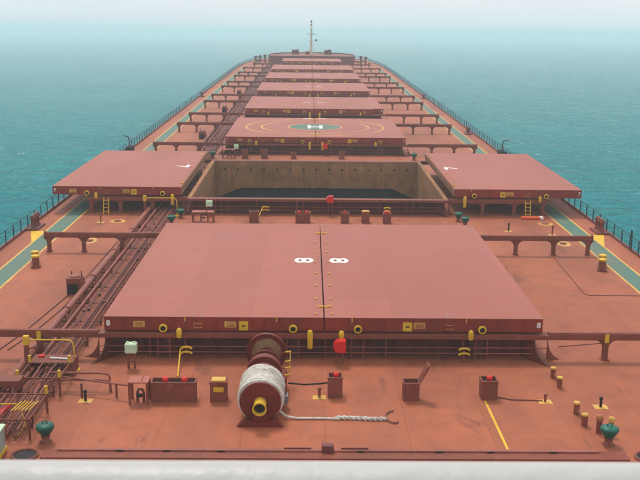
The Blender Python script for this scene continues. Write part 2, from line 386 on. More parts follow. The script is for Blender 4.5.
def plate(w, hgt, th=.02):
    return MB().box(-w/2, w/2, -th, 0, -hgt/2, hgt/2)
SIGN_W = plate(.54, .29).mesh('sign_plate', YELD)
SQ = MB(); SQ.cbox(-.22, .22, -.03, 0, -.22, .22, .025); SQM = SQ.mesh('marker_plate', YEL)
SLOT = MB().box(-.09, .09, -.036, -.03, -.035, .035).mesh('slot', BLACK)
TXT = MB()
for zz, ww in ((.08, .36), (.02, .4), (-.04, .32), (-.1, .38)): TXT.box(-ww/2, ww/2, -.0235, -.0205, zz-.012, zz+.012)
TXTM = TXT.mesh('sign_lettering', OXIDE)
wl = MB(); wl.lathe([(.125, -.02), (.125, .14), (.20, .14), (.20, .02), (.19, -.02), (.125, -.02)], axis='Y', n=24, caps=False); WHEEL = wl.mesh('wheel', YEL)
wh = MB(); wh.lathe([(.124, .06), (.124, .10)], axis='Y', n=20); HUB = wh.mesh('hub', BLACK)
lv = MB(); lv.lathe([(.05, .05), (.09, .02), (.125, -.05), (.13, -.12), (.12, -.38), (.10, -.41)], n=14); LEVER = lv.mesh('lever', YEL)
lv = MB(); lv.lathe([(.05, .05), (.09, .02), (.13, -.06), (.135, -.14), (.125, -.80), (.1, -.84)], n=14); LEVERL = lv.mesh('lever', YEL)
rg = MB()
for z in (-.06, -.26): rg.path([(-.17, 0, z), (-.17, -.09, z-.03), (-.15, -.11, z-.03), (.15, -.11, z-.03), (.17, -.09, z-.03), (.17, 0, z)], .016, 5)
RUNG = rg.mesh('rung', YELD)
pg = MB(); pg.tube((0, -.04, -.20), (0, -.04, .07), .035, 8); PEG = pg.mesh('peg', YELD)
hn = MB(); hn.path([(0, 0, 0), (0, -.02, .2), (0, -.05, .24)], .015, 5); HOOK = hn.mesh('grab_iron', WMARK)
nb = MB(); nb.cbox(-.06, .06, -.07, .07, 0, .06, .015); NUB = nb.mesh('cleat', YELD)
cl = MB(); cl.cbox(-.16, .02, -.05, .05, .0, .07, .015); cl.cbox(-.30, -.16, -.07, .0, .0, .05, .012); CLEAT = cl.mesh('joint_cleat', YEL)

def half_ring(r0, r1, side, z=.004, n=40):
    mb = MB(); vs = []
    for i in range(n+1):
        a = -math.pi/2+math.pi*i/n; c, s_ = math.cos(a)*side, math.sin(a)
        vs += [(c*r0, s_*r0, z), (c*r1, s_*r1, z)]
    mb.add(vs, [(2*i, 2*i+1, 2*i+3, 2*i+2) for i in range(n)]); return mb

def panel(h, s):
    """one side-rolling cover panel; s = -1 port, +1 starboard"""
    y0, W, LL = YN[h], HALF[h], LEN[h]
    dx, dz = (s*10.92, .13) if h == 7 else (0, 0)
    sd_ = 'port' if s < 0 else 'starboard'
    lab = {8: 'wide flat %s cover panel with the white figure 8 by its seam' % sd_,
           7: '%s cover panel rolled out over the side deck beside the open hold' % sd_,
           6: '%s cover panel carrying half of the green and yellow helipad circle' % sd_}.get(h, '%s cover panel of the %s' % (sd_, NAME[h]))
    t = thing('hatch_cover', lab, 'hatch cover', (dx, y0, dz), 'side rolling hatch covers')
    xa, xb = (s*.03, s*W); lo, hi = min(xa, xb), max(xa, xb)
    b = MB()
    notch = (h == 5 and s > 0)
    if notch:
        b.box(lo, hi-1.55, 0, LL, -.68, -.025); b.box(hi-1.55, hi, .9, LL, -.68, -.025)
    else: b.cbox(lo, hi, 0, LL, -.68, -.025, .012)
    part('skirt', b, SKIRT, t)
    tp = MB()
    if notch: tp.box(lo, hi-1.55, -.02, LL+.02, -.025, 0); tp.box(hi-1.55, hi+.01, .88, LL+.02, -.025, 0)
    else: tp.cbox(lo-(.01 if s < 0 else 0), hi+(.01 if s > 0 else 0), -.02, LL+.02, -.025, 0, .008)
    part('top_plate', tp, COVER, t)
    if h == 7:
        q = MB(); xa_ = s*.03; q.box(min(xa_, xa_-s*.05), max(xa_, xa_-s*.05), .02, LL-.02, -.64, -.03); part('seal_face', q, TAN, t)
        q = MB(); q.box(min(xa_-s*.05, xa_-s*.11), max(xa_-s*.05, xa_-s*.11), .05, LL-.05, -.30, -.22); part('seal_bar', q, PIPED, t)
    f = -.001
    k = 1 if W > 9 else W/10.2
    rb = MB().box(-.02, .02, -.05, 0, -.66, -.05).mesh('stiffener', SKIRT)
    for x in ([1.1, 2.75, 5.0, 7.0, 8.1, 9.3] if h >= 5 else []):
        if notch and x > W-1.6: continue
        link('stiffener', rb, t, (s*x*k, f, 0))
    def sign(x, z=-.37): 
        q = link('sign_plate', SIGN_W, t, (x, f, z)); link('sign_lettering', TXTM, q)
    def square(x, z=-.43):
        q = link('marker_plate', SQM, t, (x, f, z)); link('slot', SLOT, q)
    if s < 0: sign(-8.58*k); sign(-4.35*k); square(-3.74*k)
    else: square(3.88*k); sign(4.44*k)
    for x in ((-7.45, -1.44) if s < 0 else (1.57, 7.35)):
        q = link('wheel', WHEEL, t, (x*k, -.20, -.52)); link('hub', HUB, q)
    if s < 0: link('lever', LEVER, t, (-6.69*k, -.33, -.50)); link('lever', LEVERL, t, (-.65*k, -.33, -.56))
    else: link('lever', LEVER, t, (6.8*k, -.33, -.53)); link('lever', LEVERL if h != 8 else LEVER, t, (.8*k, -.33, -.58))
    link('rung', RUNG, t, (s*5.85*k, f, -.22))
    for x in (s*5.7*k, s*6.05*k):
        if h >= 7: link('grab_iron', HOOK, t, (x, .05, 0))
    for x in ((-6.45, -2.2) if s < 0 else (1.3, 6.6)):
        link('peg', PEG, t, (x*k, -.03, 0))
    if not notch: link('number', glyph(str(h), .36, WMARK), t, (s*(W-.2), -.026, -.33), (R(90), 0, 0))
    else: link('number', glyph(str(h), .36, WMARK), t, (s*(W-.25), .874, -.33), (R(90), 0, 0))
    # cleats along the seam
    ny = 9 if h >= 6 else 0
    for i in range(ny): link('cleat', NUB, t, (s*.36, .5+i*(LL-1.0)/(ny-1), 0), (0, 0, random.uniform(-.1, .1)))
    for yy in (.08*LL, .86*LL): link('joint_cleat', CLEAT, t, (s*.02 if s < 0 else .33, yy, .003))
    # white figure lying on its side by the seam
    if h == 8:
        mb = MB(); n = 14; cx = s*1.0; ol = []
        for i in range(n+1): a = R(-90)+math.pi*i/n; ol.append((cx+.26+.28*math.cos(a), .52*math.sin(a)))
        ol.append((cx, .43))
        for i in range(n+1): a = R(90)+math.pi*i/n; ol.append((cx-.26+.28*math.cos(a), .52*math.sin(a)))
        ol.append((cx, -.43))
        mb.prism(ol, 'Z', .0, .004); q = part('painted_number', mb, WMARK, t, (0, 10.35, 0))
        for c in (-.22, .22): part('number_counter', MB().box(cx+c-.085, cx+c+.085, -.19, .19, .004, .007), SKIRT, q)
    elif h == 7:
        g = MB(); g.prism([(.55, .75), (.28, .75), (.20, -.18), (-.62, .32), (-.62, .02), (.28, -.55), (.55, -.55)], 'Z', 0, .004)
        part('painted_number', g, WMARK, t, (-s*0+s*1.15, 10.4, 0), (0, 0, 0 if s < 0 else math.pi))
    elif h != 6 and h > 1:
        link('painted_number', glyph(str(h), 1.5, WMARK), t, (s*1.05, LL*.52, .002), (0, 0, R(90 if s < 0 else -90)))
    if h == 6:
        c = (0, 9.95, 0)
        for r0, r1, m in ((8.36, 8.58, YELD), (6.48, 6.70, YELD)): part('painted_ring', half_ring(r0, r1, s), m, t, c)
        part('painted_disc', half_ring(.0, 3.14, s), GREENW, t, c); part('painted_ring', half_ring(3.15, 3.32, s), YELD, t, c)
        hm = MB(); hm.box(min(s*.52, s*.92), max(s*.52, s*.92), -1.7, 1.7, .005, .009); hm.box(min(s*.035, s*.52), max(s*.035, s*.52), -.42, .42, .005, .009)
        part('painted_letter', hm, WMARK, t, c)
        d = MB(); d.box(min(s*.3, s*1.5), max(s*.3, s*1.5), 9.2, 9.5, 0, .004); part('painted_mark', d, WMARK, t, c)
    return t
for h in range(8, 0, -1):
    coaming(h); panel(h, -1); panel(h, 1)

# open hold: walls going down, and the dark cargo inside
def hold():
    y0, y1 = YN[7]+.45, YN[7]+HL-.45; a, t = 10.1, .12
    z0, z1 = -9.0, ZD-.003
    mb = MB(); mb.box(-a, a, y0-t, y0, z0, z1); mb.box(-a, a, y1, y1+t, z0, z1)
    mb.box(-a-t, -a, y0-t, y1+t, z0, z1); mb.box(a, a+t, y0-t, y1+t, z0, z1)
    o = struct('hold_wall', mb, TAN)
    # tan lining of the coaming inside, a row of dark lugs
    ln = MB(); zt = ZD+1.22
    ln.box(-a+.012, a-.012, y1-.012, y1-.002, ZD-.05, zt); ln.box(-a+.002, -a+.012, y0+.01, y1-.02, ZD-.05, zt); ln.box(a-.012, a-.002, y0+.01, y1-.02, ZD-.05, zt)
    part('coaming_lining', ln, TAN, o)
    lg = MB(); lg.lathe([(.10, -.06), (.10, 0)], axis='Y', n=10); lm = lg.mesh('lashing_lug', BLACK)
    for i in range(15): link('lashing_lug', lm, o, (-9.1+i*1.3, y1-.014, -1.55))
    vb = MB().box(-.03, .03, -.05, 0, -3.2, -1.0).mesh('weld_rib', TAN)
    for i in range(8): link('weld_rib', vb, o, (-8.4+i*2.4, y1-.013, -.0))
    # cargo heap: flat top, falling off to the sides
    n, m_ = 60, 60; vs = []; fs = []
    rnd = random.Random(3)
    for j in range(m_+1):
        for i in range(n+1):
            x = -a+2*a*i/n; y = y0+(y1-y0)*j/m_
            e = max(0, (abs(x)-7.6)/2.5); z = -3.45-1.1*e+rnd.uniform(-.02, .02)
            vs.append((x, y, z))
    for j in range(m_):
        for i in range(n): k = j*(n+1)+i; fs.append((k, k+1, k+n+2, k+n+1))
    c = part('cargo_heap', MB().add(vs, fs, True), ORE, None); c['label'] = 'dark flat topped heap of bulk cargo inside the open hold'; c['category'] = 'cargo'; c['kind'] = 'stuff'
hold()

# ------------------------------------------------------------------ track girders each side of every hatch
gb = MB()
gb.box(0, 7.85, -.17, .17, -.28, 0); gb.box(0, 7.85, -.10, .10, .0, .035); gb.box(0, 7.85, -.03, .03, -.34, -.28)
GB = gb.mesh('beam', OXIDE)
ec = MB().box(7.852, 7.89, -.2, .2, -.36, .10).mesh('end_plate', OXIDE)
lg = MB(); lg.box(-.13, .13, -.09, .09, -1.28, -.30); lg.box(-.2, .2, -.15, .15, -1.30, -1.26)
LEG = lg.mesh('leg', OXIDE)
GUS = []
for q in (-1, 1):
    gu = MB(); gu.prism([(q*.13, -.34), (q*.52, -.34)]+[(q*(.13+.39*(1-math.sin(R(15*i)))), -.34-.42*(1-math.cos(R(15*i)))) for i in range(1, 7)], 'Y', -.03, .03); GUS.append(gu.mesh('knee_bracket', OXIDE))
YPATCH = MB().box(-.10, .10, -.175, -.172, -.42, .0).mesh('yellow_patch', YEL)
def girder(h, end, s):
    y = YN[h]+(.02 if end == 'after' else LEN[h]-.0); W = HALF[h]
    sd_ = 'port' if s < 0 else 'starboard'
    t = thing('track_girder', '%s track girder at the %s edge of the %s' % (sd_, end, NAME[h]), 'girder', (s*(W+.26), y, -.70), 'hatch track girders')
    mir = (0, 0, 0 if s > 0 else math.pi)
    lim = half_at(y)-W-.26-.9
    link('beam', GB, t, (0, 0, 0), mir); link('end_plate', ec, t, (0, 0, 0), mir)
    for x in (2.75, 5.3, 7.62):
        l = link('leg', LEG, t, (s*x, 0, 0))
        if h == 8 and end == 'after' and x < 3: link('yellow_patch', YPATCH, l)
        link('knee_bracket', GUS[0], l); link('knee_bracket', GUS[1], l)
for h in range(8, 0, -1):
    for end in ('after', 'forward'):
        for s in (-1, 1): girder(h, end, s)

# ------------------------------------------------------------------ railings along both sides
pm = MB(); pm.tube((0, 0, 0), (0, 0, .84), .042, 6); pm.box(-.05, .05, -.05, .05, 0, .02); POST = pm.mesh('post', RAILM)
for s in (-1, 1):
    t = thing('railing', 'dark steel guard railing along the %s deck edge' % ('port' if s < 0 else 'starboard'), 'railing', (0, 0, ZD+.16), 'deck edge railings')
    y = 30.0; pts = []
    while y < 343: 
        pts.append((s*(half_at(y)-.09), y)); y += 1.75 if y < 300 else 1.4
    for i, (x, yy) in enumerate(pts): link('post', POST, t, (x, yy, 0))
    for z in (.30, .56, .83):
        rb = MB(); rb.path([(x, yy, z) for x, yy in pts], .014 if z < .8 else .022, 5); part('rail', rb, RAILM, t)

# ------------------------------------------------------------------ pipe run along the port side
def pipes():
    t = thing('pipe_run', 'bundle of long deck pipes running forward along the port side of the hatches', 'pipes', (0, 0, ZD))
    Y0, Y1 = 32.9, 296
    def pipe(x, z, r, m, n=8, ya=Y0, yb=Y1):
        b = MB(); b.tube((x, ya, z), (x, yb, z), r, n); part('pipe', b, m, t)
    pipe(-13.42, .42, .17, PIPE, 14); pipe(-12.86, .38, .08, PIPE, 10)
    for i, x in enumerate((-12.55, -12.38, -12.2, -12.03, -11.85, -11.66, -11.5)):
        pipe(x, .34+(i % 2)*.05, (.032, .045, .028, .036, .03, .045, .028)[i], PIPED if i % 3 == 1 else PIPE, 8)
    pipe(-13.05, .2, .05, PIPED); pipe(-12.1, .15, .05, PIPED); pipe(-11.75, .14, .05, PIPED)
    # flanges on the big pipe, support frames
    fl = MB(); fl.lathe([(.22, -.04), (.22, .04)], axis='Y', n=16, smooth=False); FM = fl.mesh('flange', PIPE)
    sp = MB(); sp.box(-13.75, -11.35, -.05, .05, .14, .2); 
    for x in (-13.7, -12.7, -11.42): sp.box(x-.04, x+.04, -.04, .04, 0, .14)
    for x in (-13.2, -12.72, -11.38): sp.box(x-.03, x+.03, -.04, .04, .2, .5)
    SPM = sp.mesh('support', PIPED)
    y = 34.0
    k = 0
    while y < Y1-2:
        link('support', SPM, t, (0, y, 0)); 
        if k % 2 == 0: link('flange', FM, t, (-13.42, y+1.1, .42))
        y += 3.1; k += 1
    cl = MB(); cl.box(-.08, .08, -.09, .09, .30, .47); CM = cl.mesh('clamp', PIPED)
    rr = random.Random(5)
    for i in range(60): link('clamp', CM, t, (rr.uniform(-12.5, -11.5), rr.uniform(40, 200), 0))
    # side branch near the winch, running to the manifold table
    for i, (z, yy) in enumerate(((.72, 37.9), (.55, 37.55))):
        b = MB(); b.path([(-11.9+i*.2, yy-2, .4), (-11.9+i*.2, yy-.4, z), (-11.7+i*.2, yy, z), (-9.6, yy, z), (-9.25+i*.1, yy, z-.05), (-9.2+i*.1, yy, z-.2), (-9.2+i*.1, yy, 0)], .05, 8); part('branch_pipe', b, PIPE, t)
    b = MB(); b.tube((-11.2, 37.75, .60), (-8.1, 36.75, .62), .045, 8); part('branch_pipe', b, PIPE, t)
    for x in (-10.2, -8.75):
        b = MB(); b.box(x-.04, x+.04, 37.0, 37.08, 0, .6); part('support', b, PIPED, t)
pipes()

# crossing frames (hand guards with yellow corner posts) over the pipes
def guard(label, x0, x1, y0, y1, z, bars, yel):
    t = thing('pipe_guard', label, 'guard frame', (0, 0, ZD), 'guard frames over the deck pipes')
    fr = MB()
    for y in (y0, y1): fr.tube((x0, y, z), (x1, y, z), .04, 8)
    for x in (x0, x1): fr.tube((x, y0, z), (x, y1, z), .04, 8)
    part('top_frame', fr, OXIDE, t)
    for x in (x0, x1):
        for y in (y0, y1):
            lb = MB(); lb.tube((x, y, 0), (x, y, z-.04), .05, 8); part('leg', lb, OXIDE, t)
            if yel: yb = MB(); yb.tube((x, y, z+.04), (x, y, z+.34), .07, 10); part('yellow_post', yb, YEL, t)
    for i in range(bars):
        x = x0+(x1-x0)*(i+1)/(bars+1); b = MB(); b.tube((x, y0, z), (x, y1, z), .03, 6); part('bar', b, PIPE, t)
    return t
guard('low square guard frame with four yellow corner posts over the pipes', -12.85, -11.12, 37.1, 38.85, .80, 2, True)
g2 = guard('long barred guard frame over the pipes with a bundle of yellow rods', -13.2, -11.2, 32.95, 35.4, .80, 4, False)
for i in range(6):
    b = MB(); x = -12.0+i*.13; b.tube((x-.05, 33.55+.05*(i % 3), .88), (x+.12, 34.35+.08*(i % 2), .92), .028, 6); part('yellow_rod', b, YEL, g2)
b = MB(); b.tube((-13.2, 34.1, .92), (-12.0, 34.15, .92), .03, 6); part('yellow_rod', b, YEL, g2)
for x in (-11.2, -13.2):
    b = MB(); b.tube((x, 35.4, .84), (x, 35.4, 1.15), .07, 10); part('yellow_post', b, YEL, g2)
b = MB(); b.path([(-11.6, 33.4, .88), (-11.45, 33.3, .6), (-11.5, 33.2, .35), (-11.75, 33.1, .05)], .03, 6); part('yellow_chain', b, YEL, g2)
b = MB(); b.path([(-12.75, 33.4, .55), (-12.6, 34.1, .57), (-12.52, 34.9, .55)], .09, 8)
tag(part('red_hose', b, RED, None, (0, 0, ZD+.0)), 'short red hose lying on the pipes under the barred guard frame', 'hose')
b = MB(); b.cbox(-.55, .55, -.35, .35, .16, .42, .03); b.box(-.5, -.3, -.3, .3, 0, .16); b.box(.3, .5, -.3, .3, 0, .16)
tag(part('junction_box', b, OXIDE, None, (-13.05, 36.5, ZD+.62)), 'brown flat box lying across the big pipe between the guard frames', 'box')
b = MB(); b.box(-.95, .95, -.5, .5, .0, .06); b.box(-.95, -.89, -.5, .5, -.6, 0); b.box(.89, .95, -.5, .5, -.6, 0)
sp_ = thing('step_platform', 'flat brown step platform over the pipes behind the guard frame', 'platform', (-12.05, 39.75, ZD+.6)); part('tread_plate', b, OXIDE, sp_)
tb = MB(); tb.tube((-12.2, 39.75, ZD+.70), (-11.4, 39.62, ZD+.70), .04, 10)
tag(part('roll', tb, WHITE, None), 'white rolled bundle on the flat brown step platform', 'bundle')
rb_ = MB(); rb_.cbox(-.13, .13, -.09, .09, 0, .1, .02)
tag(part('red_box', rb_, RED, None, (-12.65, 39.95, ZD+.66)), 'small red box on the flat brown step platform', 'box')

def handrail(x0, x1, y, label):
    s = 1 if x1 > x0 else -1
    t = thing('safety_handrail', label, 'handrail', (0, y, ZD), 'yellow bent handrails')
    b = MB(); b.path([(x1, 0, .05), (x1, 0, 1.1), (x1-s*.05, 0, 1.33), (x1-s*.18, 0, 1.43), (x1-s*.4, 0, 1.45), (x0, 0, 1.45)], .035, 8); part('rail', b, YEL, t)
    b = MB(); b.cbox(x1-.22, x1+.22, -.22, .22, 0, .06, .02); part('foot_plate', b, YEL, t)
    b = MB(); b.cbox(x0-.12, x0+.1, -.08, .08, 0, 1.6, .03); part('post', b, OXIDE, t)
    b = MB(); b.cbox(x0-.14, x0+.12, -.1, .1, 1.2, 1.64, .03); part('post_cap', b, YEL, t)
handrail(-13.3, -11.2, 40.0, 'yellow bent handrail over the pipes beside the square guard frame')
handrail(-13.6, -11.1, 73.0, 'yellow bent handrail over the pipes beside the open hatch')

# ------------------------------------------------------------------ deck fittings
def vent(x, y, label, sc=1.0):
    t = thing('mushroom_vent', label, 'vent', (x, y, ZD), 'green mushroom vents')
    t.scale = (sc, sc, sc)
    b = MB(); b.lathe([(.24, 0), (.24, .03), (.145, .05), (.145, .42)], n=16); part('stem', b, OXIDE, t)
    b = MB(); b.lathe([(.15, .30), (.20, .36), (.285, .47), (.325, .56), (.345, .58), (.345, .67), (.31, .71), (.18, .75), (.0, .765)], n=24); part('cap', b, GREEN, t)
    b = MB(); b.lathe([(.17, .22), (.17, .27)], n=16, smooth=False); part('flange', b, OXIDE, t)
    b = MB(); b.path([(-.09, 0, .74), (-.09, 0, .82), (-.05, 0, .85), (.05, 0, .85), (.09, 0, .82), (.09, 0, .74)], .022, 6); part('handle', b, GREEN, t)
vent(-10.55, 32.75, 'green mushroom vent beside the barred pipe guard')
vent(10.62, 32.75, 'green mushroom vent beside two short brown posts')
vent(-11.12, 70.0, 'green mushroom vent behind the port corner of the hatch marked 8', .95)
vent(-10.75, 72.4, 'green mushroom vent by the open hatch coaming on the port side', .95)
vent(10.95, 71.9, 'green mushroom vent by the open hatch coaming on the starboard side', .95)
vent(11.2, 70.2, 'green mushroom vent behind the starboard corner of the hatch marked 8', .95)
vent(-11.3, 103.4, 'green mushroom vent at the port forward corner of the open hatch')
vent(10.87, 103.3, 'green mushroom vent at the starboard forward corner of the open hatch')
for h in (5, 4, 3, 2):
    for s in (-1, 1): vent(s*10.9, YN[h]-3.2, 'green mushroom vent on the %s side abaft the %s' % ('port' if s < 0 else 'starboard', NAME[h]))
for (x, y, r) in ((10.55, 33.75, .14), (10.95, 33.55, .11)):
    t = thing('pipe_post', 'short %s capped pipe post behind the starboard green vent' % ('rust' if r > .12 else 'yellow'), 'post', (x, y, ZD), 'short posts by the green vent')
    b = MB(); b.lathe([(r*.8, 0), (r*.8, .62)], n=12); part('pipe', b, OXIDE, t)
    b = MB(); b.lathe([(r, .55), (r*1.15, .62), (r, .74), (0, .77)], n=12); part('cap', b, RUSTC if r > .12 else YELD, t)

def bitts(x, y0, y1, label, hgt, r, base=True, group='mooring bitts', rz=0):
    t = thing('mooring_bitts', label, 'bitts', (x, (y0+y1)/2, ZD), group, rz)
    d = (y1-y0)/2
    if base: b = MB(); b.cbox(-r*1.4, r*1.4, -d-r*1.4, d+r*1.4, 0, .12, .02); part('base_plate', b, OXIDE, t)
    z = .12 if base else 0
    for q in (-d, d):
        b = MB(); b.lathe([(r, z), (r, hgt*.82)], c=(0, q, 0), n=16); p = part('post', b, OXIDE, t)
        b = MB(); b.lathe([(r*1.02, hgt*.82), (r*1.22, hgt*.85), (r*1.22, hgt*.97), (r*1.05, hgt), (0, hgt+.01)], c=(0, q, 0), n=16); part('post_cap', b, YELD if not base else YEL, p)
    b = MB(); b.tube((0, -d, hgt*.45), (0, d, hgt*.45), r*.45, 8); part('cross_bar', b, OXIDE, t)
bitts(10.2, 38.3, 39.45, 'pair of yellow capped brown posts close to the corner of the hatch marked 8', .5, .11, False, 'small paired posts')
bitts(10.18, 34.4, 35.55, 'pair of yellow capped brown posts near the starboard green vent', .52, .12, False, 'small paired posts')
bitts(-18.03, 57.5, 58.6, 'stout yellow topped mooring bitts beside the port green walkway', .78, .21, rz=R(17))
bitts(18.05, 57.6, 58.7, 'stout yellow topped mooring bitts beside the starboard green walkway', .78, .21, rz=R(-17))

def sounding(x, y, label, dark=False, lift=.42):
    t = thing('sounding_pipe', label, 'sounding pipe', (x, y, ZD), 'sounding pipes on painted pads')
    b = MB(); b.box(-.28, .28, -.22, .22, 0, .006); part('painted_pad', b, YELD, t)
    b = MB(); b.lathe([(.055, .006), (.055, lift*.8), (.08, lift*.82), (.08, lift), (0, lift+.01)], n=10); part('pipe', b, BLACK if dark else OXIDE, t)
sounding(-.25, 37.1, 'brown sounding pipe on a yellow pad beside the box with a red valve')
sounding(9.2, 36.75, 'stubby sounding pipe on a yellow pad at the end of the thin hose', False, .34)
sounding(11.38, 36.25, 'black sounding pipe on a yellow pad outboard of the paired posts', True)
sounding(-9.95, 36.6, 'dark sounding pipe on a faded pad beside the branch pipes', True, .46)
sounding(-16.6, 70.6, 'sounding pipe standing between the port track girders', False, .7)
sounding(14.2, 68.6, 'black sounding pipe standing between the starboard track girders', True, .6)
sounding(17.2, 67.5, 'tall brown sounding pipe by the starboard walkway', False, .7)
sounding(-13.0, 67.0, 'dark sounding pipe beside the deck pipes', True, .6)
def pad(x, y, label, rx=.5, ry=.9):
    b = MB(); vs = [(rx*math.cos(R(15*i)), ry*math.sin(R(15*i)), .006) for i in range(24)]; vi = [(v[0]*.5, v[1]*.5, .006) for v in vs]
    b.add(vs+vi, [(i, (i+1) % 24, 24+(i+1) % 24, 24+i) for i in range(24)])
    t = thing('manhole_cover', label, 'manhole', (x, y, ZD), 'deck manholes')
    part('painted_ring', b, YELD, t); b = MB(); b.lathe([(rx*.48, 0), (rx*.48, .05), (rx*.4, .07), (0, .075)], n=18); part('lid', b, OXIDE, t)
pad(-16.1, 64.6, 'oval yellow ringed manhole beside the port girder of the hatch marked 8')
pad(-15.4, 71.0, 'oval yellow ringed manhole in front of the port rolled out cover', .6, .6)
pad(17.6, 71.2, 'oval yellow ringed manhole in front of the orange stretcher box', .6, .6)
pad(17.3, 64.8, 'oval yellow ringed manhole beside the starboard girder of the hatch marked 8')

# boxes on the cross deck
def tray(x0, x1, y0, y1, zt, label, reds=(), dark=True, name='valve_box', m=OXIDE, cat='box', lid=False, top=None, group='steel boxes on the cross deck'):
    t = thing(name, label, cat, ((x0+x1)/2, (y0+y1)/2, ZD), group)
    a, c, h_ = (x1-x0)/2, (y1-y0)/2, zt-ZD; w_ = .045
    b = MB(); b.box(-a, a, -c, -c+w_, 0, h_); b.box(-a, a, c-w_, c, 0, h_); b.box(-a, -a+w_, -c+w_, c-w_, 0, h_); b.box(a-w_, a, -c+w_, c-w_, 0, h_); b.box(-a+w_, a-w_, -c+w_, c-w_, 0.01, .05)
    part('box_wall', b, m, t)
    r_ = MB(); e = .025
    r_.box(-a-e, a+e, -c-e, -c, h_-.06, h_); r_.box(-a-e, a+e, c, c+e, h_-.06, h_); r_.box(-a-e, -a, -c, c, h_-.06, h_); r_.box(a, a+e, -c, c, h_-.06, h_); part('rim', r_, m, t)
    if dark: b = MB(); b.box(-a+w_, a-w_, -c+w_, c-w_, .052, h_*.86); part('inner_shade_fill', b, BLACK, t)  # solid black fill in place of the shade inside the box
    if top: b = MB(); b.cbox(-a+.05, a-.05, -c+.05, c-.05, h_-.02, h_+.05, .02); part('lid', b, top, t)
    for x in reds:
        b = MB(); b.lathe([(.08, h_*.86), (.08, h_*.9), (.13, h_*.92), (.14, h_+.02), (.12, h_+.10), (.05, h_+.13), (0, h_+.13)], c=(x, 0, 0), n=14); part('red_valve', b, RED, t)
    if lid:
        b = MB(); b.prism([(a, h_), (a+.05, h_), (a+.42, h_+.72), (a+.34, h_+.76)], 'Y', -c, c); part('open_lid', b, m, t)
        b = MB(); b.box(a-.01, a+.03, -c*.6, c*.6, h_-.03, h_+.03); part('hinge', b, BLACK, t)
    return t
tray(-7.22, -5.38, 36.5, 37.05, -1.12, 'long open brown trough with two red valves beside the pipe table', (-.35, .45))
tray(0.1, .71, 37.0, 37.6, -1.08, 'small open brown box with one red valve behind the mooring rope', (0.05,))
tray(3.24, 3.92, 36.75, 37.3, -1.2, 'small brown box with its lid swung open', (), False, lid=True)
tray(6.54, 7.22, 36.9, 37.5, -1.16, 'small open brown box with a red valve at the head of the yellow line', (0.03,))
yb = tray(-4.79, -4.1, 36.55, 37.1, -1.12, 'closed brown box with yellow patches beside the winch drum', (), False, top=YELD)
b = MB(); b.box(-.2, .22, -.30, -.276, .45, .66); part('yellow_patch', b, YEL, yb)
def ptable(x0, x1, y, zt, label):
    t = thing('manifold_table', label, 'pipe table', ((x0+x1)/2, y, ZD), 'pipe tables')
    a = (x1-x0)/2; h_ = zt-ZD
    b = MB(); b.cbox(-a, a*.28, -.36, .36, h_-.06, h_, .015); part('top_plate', b, COVER, t)
    b = MB(); b.cbox(a*.36, a, -.36, .36, h_-.06, h_, .015); part('top_plate', b, COVER, t)
    for sx in (-a+.06, a-.06):
        for sy in (-.3, .3): b = MB(); b.box(sx-.045, sx+.045, sy-.045, sy+.045, 0, h_-.06); part('leg', b, OXIDE, t)
    b = MB(); b.path([(-a*.2, -.05, 0), (-a*.2, -.05, .4), (-a*.1, -.05, .55), (a*.3, -.05, .55), (a*.42, -.05, .42), (a*.42, -.05, 0)], .055, 8); part('pipe_bend', b, PIPED, t)
    b = MB(); b.lathe([(.13, .28), (.13, .36)], c=(a*.05, -.15, 0), n=12); part('hand_wheel', b, BLACK, t)
ptable(-8.12, -7.28, 36.6, -1.02, 'pink topped pipe table on legs next to the long trough')
ptable(-9.7, -8.0, 71.2, -1.2, 'pink topped pipe table on legs just aft of the open hatch')
ptable(-10.3, -8.9, 103.6, -1.0, 'pink topped pipe table on legs at the foot of the helipad hatch')
tray(-5.3, -4.6, 70.9, 71.5, -1.15, 'brown box with a raised vent stub aft of the open hatch', (), True)
tray(-1.75, -.62, 70.8, 71.4, -1.2, 'open brown trough with two red valves aft of the open hatch', (-.3, .3))
tray(1.75, 2.35, 70.8, 71.4, -1.2, 'open brown box with one red valve aft of the open hatch', (0,))
tray(3.35, 3.95, 70.9, 71.5, -1.12, 'brown box with a tan lid aft of the open hatch', (), False, top=YELD)
tray(5.0, 5.6, 70.8, 71.4, -1.2, 'open brown box with a broad red valve aft of the open hatch', (-.08, .12))
for i, (x, lab) in enumerate(((-8.1, 'next to the pipe table'), (-6.0, 'second from the pipe table'), (-2.7, 'third from the pipe table'), (2.6, 'beyond the red hose box'))):
    tray(x, x+(.62, .7, .55, .6)[i], 103.2+.2*(i % 2), 103.9+.15*(i % 2), (-1.05, -1.0, -1.3, -1.2)[i], 'brown box at the foot of the helipad hatch '+lab, (), True)

